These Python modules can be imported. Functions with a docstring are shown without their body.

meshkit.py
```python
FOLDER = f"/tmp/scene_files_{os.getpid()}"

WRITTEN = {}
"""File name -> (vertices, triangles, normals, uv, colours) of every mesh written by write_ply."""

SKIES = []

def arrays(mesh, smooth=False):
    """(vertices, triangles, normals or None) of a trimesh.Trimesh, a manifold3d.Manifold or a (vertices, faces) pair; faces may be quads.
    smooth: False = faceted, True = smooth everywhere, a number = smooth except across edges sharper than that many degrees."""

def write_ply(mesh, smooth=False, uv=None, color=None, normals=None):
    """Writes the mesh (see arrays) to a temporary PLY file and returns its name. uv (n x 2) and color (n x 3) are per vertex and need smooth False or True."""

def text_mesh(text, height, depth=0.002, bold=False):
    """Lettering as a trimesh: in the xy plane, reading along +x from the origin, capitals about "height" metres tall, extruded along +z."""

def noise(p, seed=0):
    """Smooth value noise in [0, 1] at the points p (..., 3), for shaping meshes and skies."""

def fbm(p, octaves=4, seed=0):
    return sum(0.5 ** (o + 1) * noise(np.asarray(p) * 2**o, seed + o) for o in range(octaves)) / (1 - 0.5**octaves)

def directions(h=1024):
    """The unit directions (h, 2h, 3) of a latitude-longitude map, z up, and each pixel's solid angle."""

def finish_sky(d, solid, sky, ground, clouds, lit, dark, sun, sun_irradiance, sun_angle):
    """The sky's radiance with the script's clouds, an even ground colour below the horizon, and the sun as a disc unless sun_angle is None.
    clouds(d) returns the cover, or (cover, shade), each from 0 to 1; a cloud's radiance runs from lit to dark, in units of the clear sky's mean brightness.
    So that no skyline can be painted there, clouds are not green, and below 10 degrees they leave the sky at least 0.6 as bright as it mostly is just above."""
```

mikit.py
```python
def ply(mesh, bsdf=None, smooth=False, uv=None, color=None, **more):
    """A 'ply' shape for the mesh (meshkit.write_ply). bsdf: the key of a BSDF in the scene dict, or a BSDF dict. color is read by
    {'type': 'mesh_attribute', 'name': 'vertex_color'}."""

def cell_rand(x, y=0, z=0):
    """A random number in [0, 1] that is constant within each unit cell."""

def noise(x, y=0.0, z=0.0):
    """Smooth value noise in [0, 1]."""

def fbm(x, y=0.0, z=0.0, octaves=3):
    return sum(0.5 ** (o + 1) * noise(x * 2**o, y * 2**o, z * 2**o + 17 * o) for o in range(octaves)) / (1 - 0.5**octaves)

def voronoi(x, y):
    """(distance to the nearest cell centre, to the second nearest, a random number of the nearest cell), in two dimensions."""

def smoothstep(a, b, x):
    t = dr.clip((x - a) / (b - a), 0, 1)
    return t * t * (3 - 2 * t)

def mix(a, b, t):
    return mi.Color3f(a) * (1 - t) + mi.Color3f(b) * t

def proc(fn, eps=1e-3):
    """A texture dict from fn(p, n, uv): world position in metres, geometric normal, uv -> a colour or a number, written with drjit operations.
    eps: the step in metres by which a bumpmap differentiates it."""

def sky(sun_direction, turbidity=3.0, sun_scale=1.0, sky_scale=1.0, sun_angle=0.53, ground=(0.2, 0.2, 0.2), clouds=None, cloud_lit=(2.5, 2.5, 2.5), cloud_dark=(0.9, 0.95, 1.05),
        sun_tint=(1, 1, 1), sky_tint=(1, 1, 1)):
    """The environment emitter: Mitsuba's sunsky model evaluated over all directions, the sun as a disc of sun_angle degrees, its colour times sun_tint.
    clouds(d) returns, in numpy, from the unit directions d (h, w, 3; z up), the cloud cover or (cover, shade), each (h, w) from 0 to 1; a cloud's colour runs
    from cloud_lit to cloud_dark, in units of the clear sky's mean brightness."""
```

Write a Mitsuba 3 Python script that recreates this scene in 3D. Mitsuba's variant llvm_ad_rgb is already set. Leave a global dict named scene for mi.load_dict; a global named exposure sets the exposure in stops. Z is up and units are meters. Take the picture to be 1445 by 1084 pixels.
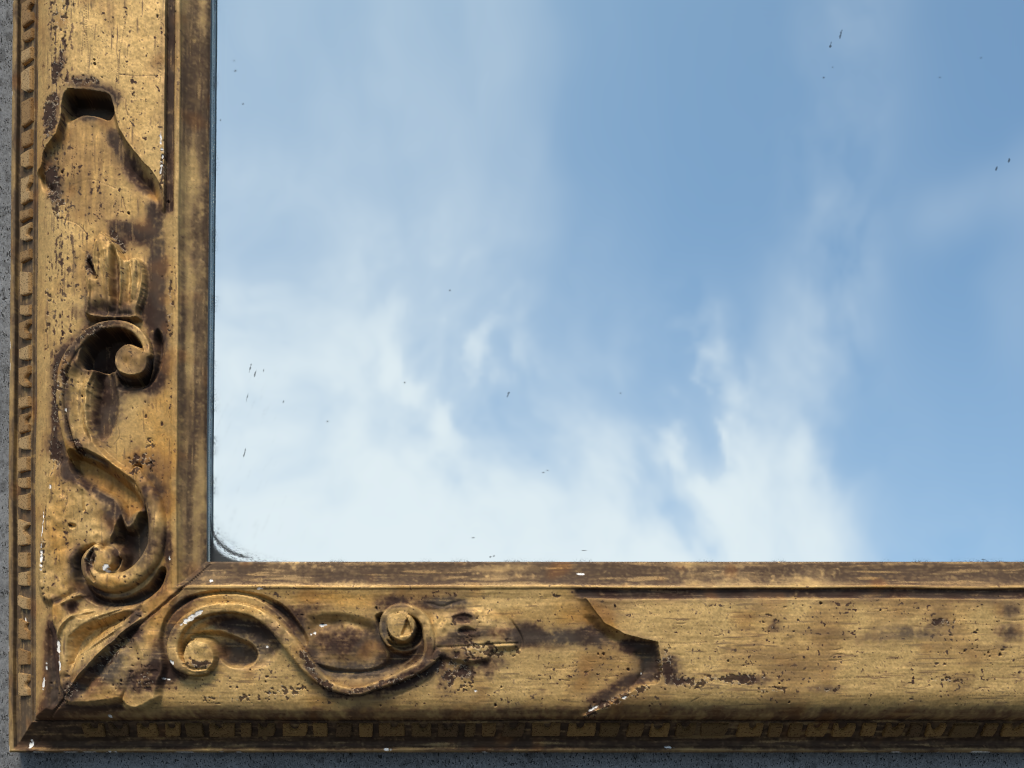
import math
import numpy as np
import drjit as dr
import mitsuba as mi
import mikit, meshkit
import trimesh, manifold3d
from scipy import ndimage as ndi
from scipy.spatial import cKDTree
from shapely.geometry import Polygon
from shapely.geometry.polygon import orient
from shapely import contains_xy

rng = np.random.default_rng(7)
ST4 = mi.ScalarTransform4f

# ------------------------------------------------------------------ camera, sky, exposure
S = 0.0004            # metres per unit of the frame drawing (the frame is about 11 cm wide)
CX, CY, D = 700.0, 1000.0, 1600.0   # foot of the camera on the frame's face and its distance, in units
TILT = math.radians(6)             # the mirror leans back on a sloping concrete wall
BASE = np.array([0.0, 0.0, 1.35])
AX = np.array([1.0, 0, 0])
AY = np.array([0, math.sin(TILT), math.cos(TILT)])
AZ = np.array([0, -math.cos(TILT), math.sin(TILT)])


def world(x, y, z):
    """frame drawing (x right, y DOWN, z proud of the flat face) -> world metres"""
    x, y, z = np.broadcast_arrays(np.asarray(x, float), y, z)
    return BASE + S * ((x - CX)[..., None] * AX + (CY - y)[..., None] * AY + z[..., None] * AZ)


eye = BASE + S * D * AZ
scene = {}
labels = {}
scene['camera'] = {
    'type': 'perspective', 'fov_axis': 'x', 'fov': math.degrees(2 * math.atan(722.5 / D)),
    'principal_point_offset_x': (722.5 - CX) / 1445, 'principal_point_offset_y': (542 - CY) / 1084,
    'near_clip': 0.01, 'far_clip': 1000.0,
    'to_world': ST4().look_at(origin=eye.tolist(), target=BASE.tolist(), up=AY.tolist())}

exposure = 2.05
SUN = (-0.08, -0.46, 0.88)          # high, behind thin cloud: a broad soft light from above


def sstep(a, b, x):
    t = np.clip((x - a) / (b - a), 0, 1)
    return t * t * (3 - 2 * t)


def veil_cover(u, v, d):
    """cover of the high cloud: a broad veil on the left, a thin upright streamer on the right, ragged tufts, a bank low down"""
    X, Y = CX + u * D, CY - v * D
    z0 = 0 * u

    def fb(a, b, s, o=5, sx=0, k=3.0):
        return (meshkit.fbm(np.stack([u * a + sx, v * b + .37 * sx, z0 + s], -1), o, s) - .5) * k
    w1, w2, w3 = fb(2.3, 1.9, 11), fb(2.6, 2.1, 12, sx=5), fb(7, 6, 13)
    uw, vw = u + .05 * w1 + .022 * w3, v + .05 * w2 + .02 * w1

    def fw(a, b, s, o=5, k=3.0):
        return (meshkit.fbm(np.stack([uw * a, vw * b, z0 + s], -1), o, s) - .5) * k
    silk = fw(13, 3.2, 21)                     # long upright fibres
    cotton = fw(17, 13, 22, 5)                 # broken tufts
    patch = fw(6, 5, 23, 4)
    grainy = fw(38, 30, 24, 4)
    Xw, Yw = X + 34 * w1 + 42 * w3, Y + 50 * w2 + 40 * w3
    edge = 745 + 30 * sstep(330, 0, Y) + 30 * sstep(120, 330, Y) - 50 * sstep(420, 600, Y) + 230 * sstep(610, 830, Y)
    depth = sstep(120, 900, Yw + .20 * (520 - X))
    side = Xw - edge
    core = 1 - sstep(-110 - 130 * depth, 30 + 60 * depth, side)
    halo = 1 - sstep(-320, 420, side)
    veil = core * (.16 + .07 * sstep(-40, 300, Yw) + .29 * depth ** 1.5) + halo * (.10 + .32 * depth)
    veil = veil * (1 + .45 * silk * (1 - .4 * depth) + .25 * patch + .48 * cotton * depth ** .7 + .42 * grainy * depth)
    veil += .30 * (.5 * core + .5 * halo) * depth * np.maximum(cotton + .8 * grainy + .1, 0)
    bank = sstep(600, 860, Yw + 24 * cotton) * (1 - .80 * sstep(1110, 1270, Xw)) * (.24 + .38 * cotton + .10 * patch + .34 * grainy) * (1 - .6 * sstep(960, 1060, X))
    bank += .26 * sstep(380, 760, Yw) * (1 - .85 * sstep(1090, 1290, Xw)) * (1 + .55 * cotton + .3 * silk + .2 * grainy) * (1 - .45 * sstep(1010, 1090, X))
    sx = 1212 - 38 * sstep(100, 700, Y) + 30 * w1
    stream = np.exp(-(np.maximum(X - sx, 0) / 48) ** 2 - (np.maximum(sx - X, 0) / 85) ** 2) * (.13 + .17 * sstep(150, 420, Yw) + .06 * sstep(500, 800, Yw))
    stream = stream * (1 + .9 * silk + .3 * patch + .5 * cotton + .3 * grainy)
    fan = np.exp(-((Xw - 1085) / 120) ** 2) * .10 * sstep(380, 660, Yw) * (1 + .5 * silk + .3 * cotton)

    def puff(x, y, rx, ry, a):
        return a * np.exp(-((.5 * (X + Xw) - x) / rx) ** 2 - ((.5 * (Y + Yw) - y) / ry) ** 2)
    where = (puff(985, 500, 35, 60, .5) + puff(1005, 600, 42, 80, .6) + puff(955, 600, 45, 55, .5) + puff(930, 715, 65, 60, 1.1) + puff(1000, 690, 50, 80, .7) + puff(870, 760, 90, 40, .7)
             + puff(650, 490, 70, 70, .38) + puff(600, 560, 110, 80, .45) + puff(780, 770, 130, 40, .5) + puff(1160, 660, 60, 70, .2) + puff(430, 640, 160, 130, .22))
    tufts = where * np.clip(.22 + .85 * cotton + .55 * grainy + .25 * silk, 0, 1.2)
    wisp = .13 * np.exp(-((Yw - (690 - .42 * (X - 430) * 1.0)) / 55) ** 2) * sstep(1230, 1330, X) * (1 + .5 * silk)
    wisp += .10 * sstep(1380, 1460, Xw) * sstep(600, 420, Y) * sstep(150, 300, Y)
    top = .05 * np.exp(-((Xw - 1240) / 70) ** 2)
    c = np.maximum(veil, 0) + np.maximum(bank, 0) + np.maximum(stream, 0) + np.maximum(fan, 0) + tufts + np.maximum(wisp, 0) + top
    c = c * (1 - .62 * sstep(985, 1060, Xw) * sstep(500, 640, Yw) * (1 - sstep(1240, 1330, Xw)) * (1 - .6 * np.clip(cotton, -.5, 1)))
    c = c + .03 + .10 * sstep(200, 830, Y) + .03 * np.maximum(patch, 0)
    c = c + .38 * sstep(560, 790, Y + 30 * cotton) * (1 - sstep(1050, 1290, X)) * (1 + .4 * cotton)
    c = c + .22 * np.exp(-((X - 1010 + .25 * (Y - 640)) / 60) ** 2) * sstep(440, 600, Y) * np.clip(.75 + .8 * silk + .6 * cotton + .4 * grainy, 0, 2)
    c = c + .16 * np.exp(-((X - 978) / 38) ** 2 - ((Y - 690) / 95) ** 2) + .03
    return np.where(c > .6, .6 + .4 * (1 - np.exp(-(c - .6) / .4)), c)


def clouds(d):
    lz = np.maximum(d @ AZ, 0.12)
    here = sstep(0.15, 0.5, d @ AZ)
    wide = meshkit.fbm(d * 2.0, 4, 5) - 0.5
    c = veil_cover((d @ AX) / lz, (d @ AY) / lz, d)
    return np.clip(c * here + (0.10 + 0.5 * np.clip(wide + 0.12, 0, 1)) * (1 - here), 0, 1)


scene['sky'] = mikit.sky(SUN, turbidity=3.0, sun_scale=0.70, sun_angle=22.0, sky_tint=(.76, .985, .985), ground=(0.03, 0.028, 0.026), clouds=clouds, cloud_lit=(2.75, 3.02, 3.12), cloud_dark=(1.2, 1.25, 1.3))

# ------------------------------------------------------------------ materials
GRAIN = lambda p, sx, sy, sz: mikit.fbm(p.x * sx, p.y * sy, p.z * sz, 3)


def conc_col(p, n, uv):
    q = p / S
    a = mikit.fbm(q.x * 0.012, q.z * 0.012, q.y * 0.012, 4)
    b = mikit.noise(q.x * 0.47 + q.z * .21, q.z * 0.44 - q.x * .2, q.y * 0.4)
    c = mikit.noise(q.x * 0.8 + 40, q.z * 0.34 + q.x * .1, q.y * 0.3)
    e = mikit.noise(q.x * 0.16 + 9, q.z * 0.13, q.y * 0.2)
    v = 0.195 + 0.16 * (a - 0.5) + 0.13 * (b - 0.5) + 0.12 * (c - .5)
    v = v * (1 - 0.86 * mikit.smoothstep(0.70, 0.80, c)) * (1 - 0.75 * mikit.smoothstep(0.78, 0.84, b)) * (1 - .35 * mikit.smoothstep(.6, .8, e))
    v = dr.maximum(v, 0.02)
    return mi.Color3f(v * 0.90, v * 0.985, v * 1.10)


def conc_h(p, n, uv):
    q = p / S
    return 0.0006 * mikit.fbm(q.x * 0.2, q.z * 0.2, q.y * 0.2, 3)


scene['mat_concrete'] = {'type': 'twosided', 'b': {'type': 'bumpmap', 'arbitrary': mikit.proc(conc_h, 4e-4), 'scale': 1.0,
                         'bsdf': {'type': 'principled', 'base_color': mikit.proc(conc_col), 'roughness': 0.85, 'specular': 0.3}}}
# gilding: colour from the wear and painted shade below; uv.x = leaf lost, soiled or shaded, uv.y = burnish
scene['mat_gilt'] = {'type': 'twosided', 'b': {'type': 'principled', 'base_color': {'type': 'mesh_attribute', 'name': 'vertex_color'},
                     'roughness': mikit.proc(lambda p, n, uv: 0.56 + 0.30 * uv.x - 0.08 * uv.y), 'metallic': mikit.proc(lambda p, n, uv: 0.32 * (1 - uv.x)), 'specular': 0.25}}
def rebate_col(p, n, uv):
    q = mi.Point3f((p.x - float(BASE[0])) / S, (p.y - float(BASE[1])) / S, (p.z - float(BASE[2])) / S)
    z = q.y * float(AZ[1]) + q.z * float(AZ[2])                       # depth in the rebate: glass edge, putty line, dark gap
    g_ = mikit.fbm(q.x * .2, q.z * .05, z * .7, 3)
    band = mikit.smoothstep(-38, -41, z + 6 * (g_ - .5)) * mikit.smoothstep(-52, -47, z)
    return mikit.mix((0.13, 0.137, 0.125), (0.70, 0.72, 0.66), dr.clip(band * (.2 + 1.2 * g_), 0, 1))


scene['mat_rebate'] = {'type': 'twosided', 'b': {'type': 'principled', 'base_color': mikit.proc(rebate_col), 'roughness': 0.6, 'specular': 0.1}}

SPOTS = [(1186, 50, 2.2, 7), (1172, 64, 2.2, 7), (1175, 95, 2, 1.5), (1162, 110, 2, 1.5), (1384, 82, 2, 1.5), (1326, 110, 1.5, 1.5), (1424, 226, 1.8, 3.6), (1406, 238, 1.8, 3.6), (717, 557, 2, 6), (876, 555, 2.6, 2.6),
         (767, 667, 2, 1), (773, 664, 2, 1), (330, 86, 1.5, 1.5), (332, 100, 2, 2), (311, 170, 1.5, 1.5), (343, 147, 1.3, 1.3), (692, 786, 2, 1.6), (697, 785, 2.2, 2), (635, 410, 1.5, 1.5), (571, 540, 1.3, 2), (668, 759, 3, 1.2), (353, 520, 1.6, 8),
         (360, 527, 1.3, 6), (372, 523, 1.3, 4), (400, 567, 1.6, 3), (349, 560, 1.2, 10), (823, 777, 7, .8), (1388, 790, 4, 1.6), (462, 595, 1.2, 1.2), (345, 640, 1.2, 9)]


def silver_loss(p, n, uv):
    q = mi.Point3f((p.x - BASE[0]) / S, (p.y - BASE[1]) / S, (p.z - BASE[2]) / S)
    k = (D + 50) / D
    X = CX + q.x / k
    Y = CY - (q.y * AY[1] + q.z * AY[2]) / k
    w = mikit.noise(X * .35, Y * .35)
    f = mikit.fbm(X * 0.9, Y * 0.9, 1.0, 3)
    u, v = dr.maximum(X - 297, 0) / 78, dr.maximum(795 - Y, 0) / 52
    r = dr.sqrt(u) + dr.sqrt(v) + 0.22 * (f - .5)
    loss = 1 - mikit.smoothstep(0.86, 1.0, r)
    loss = dr.maximum(loss, (1 - mikit.smoothstep(0.02, .06, dr.abs(r - 1.12 - .1 * u))) * mikit.smoothstep(.12, .2, v) * .8)
    loss = dr.maximum(loss, 0.55 * mikit.smoothstep(0.56, 0.75, f) * (1 - mikit.smoothstep(1.05, 1.6, r)))
    # foxing creeping in along the lower and left edges
    rim = dr.exp(-dr.maximum(793 - Y, 0) / 1.6) * mikit.smoothstep(.45, .75, mikit.noise(X * .04, 3.0)) + .7 * dr.exp(-dr.maximum(X - 303, 0) / 2.5) * mikit.smoothstep(.5, .8, mikit.noise(Y * .035, 8.0))
    loss = dr.maximum(loss, rim * mikit.smoothstep(.45, .7, f) * .3)
    # wiping streaks of grime in the lower left
    st = mikit.smoothstep(.66, .85, mikit.fbm(X * .25 + Y * .11, Y * .03 - X * .02, 5.0, 3)) * dr.exp(-dr.square((X - 340) / 60)) * mikit.smoothstep(450, 620, Y)
    loss = dr.maximum(loss, st * .025 * mikit.smoothstep(.4, .6, f))
    for (a, b, rx, ry) in SPOTS:
        e = dr.sqrt(dr.square((X - a - .25 * (b - Y)) / rx) + dr.square((Y - b) / ry)) + 0.9 * (w - .5)
        loss = dr.maximum(loss, .30 * (1 - mikit.smoothstep(.1, .95, e)))
    return dr.clip(loss, 0, 1)


scene['mat_mirror'] = {'type': 'twosided', 'b': {'type': 'blendbsdf', 'weight': mikit.proc(silver_loss),
                       'a': {'type': 'conductor', 'material': 'none', 'specular_reflectance': {'type': 'rgb', 'value': [0.84, 0.87, 0.88]}},
                       'b': {'type': 'principled', 'base_color': {'type': 'rgb', 'value': [0.02, 0.022, 0.025]}, 'roughness': 0.3}}}

# ------------------------------------------------------------------ the concrete wall
g = trimesh.creation.box(extents=(6.0 / S, 6.0 / S, 0.3 / S))
g.apply_translation((CX, CY - 1.6 / S, -112 - 0.15 / S))
scene['concrete_wall'] = mikit.ply(trimesh.Trimesh(world(*g.vertices.T), g.faces[:, ::-1], process=False), 'mat_concrete')
labels['concrete_wall'] = {'label': 'speckled grey concrete wall behind and below the gilded frame', 'category': 'wall'}

# ------------------------------------------------------------------ frame profile, from the outer lip (t=0) to the sight edge
def skew(Y):
    return 5.6 * (1 - np.clip(np.asarray(Y, float) / 650, 0, 1))


def true_x(xa, z):
    return CX + (np.asarray(xa, float) - CX) * (D - np.asarray(z, float)) / D


def true_y(ya, z):
    return CY + (np.asarray(ya, float) - CY) * (D - np.asarray(z, float)) / D


#        z    left   bottom     what
MARKS = [(-73, 11.0, 1062.5),  # 0 outer lip
         (-71, 19.0, 1056),    # 1 lip inside
         (-79, 23.0, 1051),    # 2 groove
         (-79, 28.0, 1046),    # 3 bead bed outer
         (-55, 45.0, 1018.5),  # 4 bead bed inner
         (-57, 48.0, 1017.5),  # 5 groove at the torus
         (-50, 51.5, 1015.5),  # 6 torus foot
         (0, 101.0, 966.0),    # 7 torus shoulder
         (0, 228.5, 845.5),    # 8 edge of the flat
         (-9, 231.0, 843.0),   # 9 channel
         (-9, 241.0, 832.0),   # 10 channel inside
         (-5, 242.5, 830.5),   # 11 fillet
         (-5, 249.5, 826.5),   # 12 fillet inside
         (-8, 251.0, 825.0),   # 13 cove
         (-30, 292.0, 793.0)]  # 14 sight edge
mz = np.array([m[0] for m in MARKS], float)
tx = true_x([m[1] for m in MARKS], mz)
ty = true_y([m[2] for m in MARKS], mz)
XO, XI, YO, YI = round(tx[0]), round(tx[-1]), round(ty[0]), round(ty[-1])
tx[0], tx[-1], ty[0], ty[-1] = XO, XI, YO, YI
YT, XR = -44, 1492
xs, ys = np.arange(XO, XR + 1), np.arange(YT, YO + 1)
XX, YY = np.meshgrid(xs.astype(float), ys.astype(float))
SH = XX.shape
K = np.arange(15.0)


def tmap(wobL=0.0, wobB=0.0):
    tL = np.interp(XX + wobL, tx, K)
    tB = np.interp(-(YY + wobB), -ty, K)
    return tL, tB


def nz(sx, sy):
    """unit noise smoothed to the given sizes"""
    step = int(max(1, min(sx, sy) // 3))
    sh = (SH[0] // step + 3, SH[1] // step + 3)
    a = ndi.gaussian_filter(rng.standard_normal(sh).astype(np.float32), (sy / step, sx / step), mode='wrap', truncate=3)
    a /= a.std()
    if step > 1:
        a = ndi.zoom(a, step, order=1)
    return a[:SH[0], :SH[1]]


# which member a point belongs to: the mitre
wl, wb = nz(9, 40) * .35, nz(40, 9) * .35
ripple = np.clip((XX - XO) / 3, 0, 1) * np.clip((YO - YY) / 3, 0, 1) * np.clip(np.maximum(np.abs(XX - XI), 0) / 3 + (YY < YI) * 0, 0, 1) * np.clip(np.abs(YY - YI) / 3, 0, 1)
tL, tB = tmap(wl * ripple, wb * ripple)
T = np.minimum(tL, tB)
STILE = tL < tB


def grain(across, along):
    return np.where(STILE, nz(across, along), nz(along, across))


def curve(points):
    p = np.array(points, float)
    return p[:, 0], p[:, 1]


def quarter(t0, z0, t1, z1, n=14, k=2.2):
    s = np.linspace(0, 1, n)
    return [(t0 + (t1 - t0) * a, z0 + (z1 - z0) * (1 - (1 - a) ** k) ** (1 / k)) for a in s]


plain = [(0, -76), (.12, -73), (.5, -71), (.9, -72), (1.1, -74), (1.6, -79), (2, -79.5), (3, -79), (4, -55), (4.4, -58), (5, -58), (5.6, -55)] + quarter(6, -52, 7, -1.2) + [(7.25, -.2), (7.5, .6), (7.8, .4), (7.97, 0), (8.03, -.6), (8.5, -3), (9, -9), (9.6, -9.5), (10, -9), (10.6, -6), (11, -4.5), (11.5, -4), (12, -5), (12.5, -6.5), (13, -8), (13.15, -14), (13.35, -18.5), (13.6, -22), (13.8, -24.5), (13.93, -26.5), (14, -30)]
carved = [(0, -76), (.12, -73), (.5, -71), (.9, -72), (1.1, -74), (1.6, -79), (2, -79.5), (3, -79), (4, -55), (4.4, -58), (5, -58), (5.6, -55)] + quarter(6, -52, 6.85, -17) + [(7.3, -15), (7.6, -12.5), (7.9, -9.4), (8, -9.1), (9, -8.6), (10, -6.4), (11, -5), (11.5, -4.6), (12, -5), (12.5, -6.5), (13, -8), (13.15, -14), (13.35, -18.5), (13.6, -22), (13.8, -24.5), (13.93, -26.5), (14, -30)]
HP, HC = np.interp(T, *curve(plain)), np.interp(T, *curve(carved))


# ------------------------------------------------------------------ carving tools
def tp(pts, z=-8.0):
    """measured outline points -> frame drawing"""
    p = np.array(pts, float)
    x = p[:, 0] - skew(p[:, 1])
    return np.stack([true_x(x, z), true_y(p[:, 1], z)], -1)


def spline(p, closed=False, n=10):
    p = np.asarray(p, float)
    m = len(p)
    out = []
    for i in range(m if closed else m - 1):
        idx = [(i + k) % m if closed else min(max(i + k, 0), m - 1) for k in (-1, 0, 1, 2)]
        a, b, c, d = p[idx]
        t = np.linspace(0, 1, n, endpoint=False)[:, None]
        out.append(.5 * (2 * b + (c - a) * t + (2 * a - 5 * b + 4 * c - d) * t ** 2 + (3 * b - a - 3 * c + d) * t ** 3))
    return np.vstack(out + ([] if closed else [p[-1:]]))


def window(p, pad):
    x0, y0 = np.floor(p.min(0) - pad).astype(int)
    x1, y1 = np.ceil(p.max(0) + pad).astype(int)
    return (slice(max(y0 - YT, 0), max(min(y1 - YT, SH[0]), 1)), slice(max(x0 - XO, 0), max(min(x1 - XO, SH[1]), 1)))


def sdist(pts, pad=40, smooth=True, raw=False, soft=.8):
    """(window, signed distance: positive inside)"""
    p = np.asarray(pts, float) if raw else tp(pts)
    q = spline(p, True) if smooth else p
    w = window(q, pad)
    m = contains_xy(Polygon(q), XX[w], YY[w])
    s = ndi.distance_transform_edt(m) - ndi.distance_transform_edt(~m)
    return w, ndi.gaussian_filter(s - np.sign(s) * .5, soft)


H = np.zeros(SH)
PART = np.zeros(SH, np.uint8)        # 0 plain member, 1 sight moulding, 2 outer moulding, 3 scroll, 4 leaf, 5 corner leaf


def hollow(pts, floor, w, part=None, smooth=True, tilt=(0, 0), keep=False, soft=.8):
    """cut down to floor (may tilt: change per unit in x, y) with a wall of width w inside the outline"""
    win, s = sdist(pts, smooth=smooth, soft=soft)
    c = tp(pts).mean(0)
    zf = floor + tilt[0] * (XX[win] - c[0]) + tilt[1] * (YY[win] - c[1])
    k = sstep(0, w, s)
    n = H[win] * (1 - k) + zf * k
    H[win] = np.minimum(H[win], n) if keep else n
    if part is not None:
        PART[win][s > 0] = part


def raise_(pts, top, w, part=None, smooth=True, tilt=(0, 0), dome=0.0, out=0.0):
    """lift to top with a wall of width w (out: how much of it lies outside the outline)"""
    win, s = sdist(pts, smooth=smooth)
    c = tp(pts).mean(0)
    zt = top + tilt[0] * (XX[win] - c[0]) + tilt[1] * (YY[win] - c[1]) - dome * (1 - np.clip(s / max(s.max(), 1), 0, 1)) ** 2
    k = sstep(-out, w - out, s)
    H[win] = np.maximum(H[win], H[win] * (1 - k) + zt * k)
    if part is not None:
        PART[win][s > -out * .6] = part


def stroke(pts, pad=30):
    """pts rows (x, y, *values): (window, distance, side, values at the nearest point)"""
    a = np.array(pts, float)
    q = spline(np.hstack([tp(a[:, :2]), a[:, 2:]]), n=14)
    w = window(q[:, :2], pad)
    tree = cKDTree(q[:, :2])
    d, i = tree.query(np.stack([XX[w].ravel(), YY[w].ravel()], -1))
    tan = np.gradient(q[:, :2], axis=0)
    rel = np.stack([XX[w].ravel(), YY[w].ravel()], -1) - q[i, :2]
    side = tan[i, 0] * rel[:, 1] - tan[i, 1] * rel[:, 0]
    sh = XX[w].shape
    return w, d.reshape(sh), np.sign(side).reshape(sh), [q[i, k].reshape(sh) for k in range(2, q.shape[1])]


def tube(pts, k=.8, part=None, grow=0.0, pw=3.4):
    """pts rows (x, y, radius, top)"""
    w, d, _, (r, z) = stroke(pts)
    e = np.clip(d / np.maximum(r, .5), 0, 1)
    n = z - k * r * (1 - (1 - e ** pw) ** (1 / pw))
    H[w] = np.where(d < r, np.maximum(H[w], n), H[w])
    if part is not None:
        PART[w][d < r + grow] = part


def ridge(pts, k=1.0):
    """pts rows (x, y, half width, height): a soft raised line (negative height: a cut)"""
    w, d, _, (r, h) = stroke(pts)
    H[w] += k * h * np.exp(-(d / np.maximum(r, .4)) ** 2)


# ------------------------------------------------------------------ the plain runs of the moulding end in an ogee
left_plain = [(-60, 236), (40, 232), (51, 228), (55, 212), (66, 199), (79, 187), (85, 170), (87, 150), (90, 133), (96, 125), (112, 127), (130, 129), (150, 132), (157, 136), (160, 150), (167, 180), (184, 208), (206, 233), (222, 252), (230, 268), (233, 290), (240, 293), (252, 292), (330, 292), (330, -120), (-60, -120)]
low_plain = [(810, 700), (812, 826), (816, 836), (828, 846), (838, 862), (855, 881), (880, 895), (906, 902), (928, 907), (931, 925), (934, 948), (927, 964), (902, 969), (880, 982), (850, 999), (820, 1014), (808, 1018), (790, 1100), (1700, 1100), (1700, 700)]
KP = np.zeros(SH)
WALL = np.zeros(SH)
for poly, wide in ((left_plain, (205, 250, 50)), (low_plain, (850, 880, 45))):
    p = tp(poly, -2)
    m = contains_xy(Polygon(p), XX, YY)
    s = ndi.distance_transform_edt(~m) - ndi.distance_transform_edt(m)
    s = ndi.gaussian_filter(s, 1.0) + nz(5, 5) * .5
    wd = 6 + 13 * np.exp(-(((XX - wide[0]) ** 2 + (YY - wide[1]) ** 2) / wide[2] ** 2))
    x_ = np.clip(s / wd, 0, 1)
    k = (1 - x_) ** 2 * (1 - .15 * sstep(0, .05, x_))
    KP = np.maximum(KP, k)
    WALL = np.maximum(WALL, np.where((s > 0) & (s < wd), 1, 0))
H[:] = HC + (HP - HC) * KP
GROUND = H.copy()
# the deep notch under the upper end of the left ogee, and the scoops along the ogee walls
hollow([(92, 134), (112, 130), (135, 132), (156, 139), (160, 154), (152, 168), (135, 162), (114, 160), (100, 166), (90, 170)], -27, 6, tilt=(0, .42), keep=True)
hollow([(176, 205), (205, 236), (224, 258), (228, 290), (212, 285), (188, 262), (168, 235)], -19, 22, keep=True)
hollow([(905, 912), (926, 914), (929, 945), (915, 958), (895, 966), (900, 940), (890, 922)], -21, 14, keep=True)
hollow([(838, 868), (860, 890), (888, 903), (880, 912), (850, 908), (826, 890), (820, 868)], -16, 16, keep=True)
ridge([(52, 240, 3, -6), (58, 255, 5, -5), (70, 262, 4, -3)])

# ------------------------------------------------------------------ left leaf spray
raise_([(124, 452), (121, 415), (118, 380), (122, 360), (130, 352), (136, 335), (145, 326), (158, 334), (170, 348), (178, 366), (192, 363), (204, 371), (208, 392), (206, 415), (199, 440), (196, 455)], 2.5, 6, 4, dome=2.5)
hollow([(131, 445), (136, 405), (138, 365), (147, 340), (154, 380), (158, 420), (160, 448)], -1.5, 12, keep=True)
hollow([(158, 350), (170, 362), (174, 390), (173, 425), (170, 446), (160, 446), (157, 400)], -9, 8, keep=True)
hollow([(181, 372), (190, 368), (191, 395), (188, 432), (178, 430), (178, 400)], -3, 8, keep=True)
hollow([(193, 374), (203, 382), (202, 410), (197, 430), (192, 425)], -2.5, 7, keep=True)
ridge([(129, 372, 2.4, -9), (133, 383, 2.4, -10), (139, 396, 2, -5)])
ridge([(130, 400, 1.6, 3), (130, 420, 1.6, 3.5), (128, 440, 1.8, 3), (124, 455, 2, 2)])
ridge([(152, 358, 1.5, 2.5), (155, 385, 1.5, 3), (159, 420, 1.5, 2)])
ridge([(146, 331, 2, 1.5), (160, 342, 1.8, 2.5), (172, 362, 1.8, 4), (176, 385, 1.8, 5), (176, 410, 1.8, 5), (173, 432, 1.8, 3)])
ridge([(185, 374, 1.5, 1.5), (190, 400, 1.5, 2), (188, 428, 1.5, 1.5)])
ridge([(192, 366, 1.8, 2), (203, 374, 2, 3), (206, 392, 2, 4), (205, 415, 2, 5), (199, 434, 2, 5)])
ridge([(140, 345, 1.6, 2), (137, 365, 1.6, 2), (139, 392, 1.6, 1.5)])
hollow([(130, 452), (134, 430), (150, 424), (172, 438), (188, 440), (196, 452)], -6.5, 16, keep=True)

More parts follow.
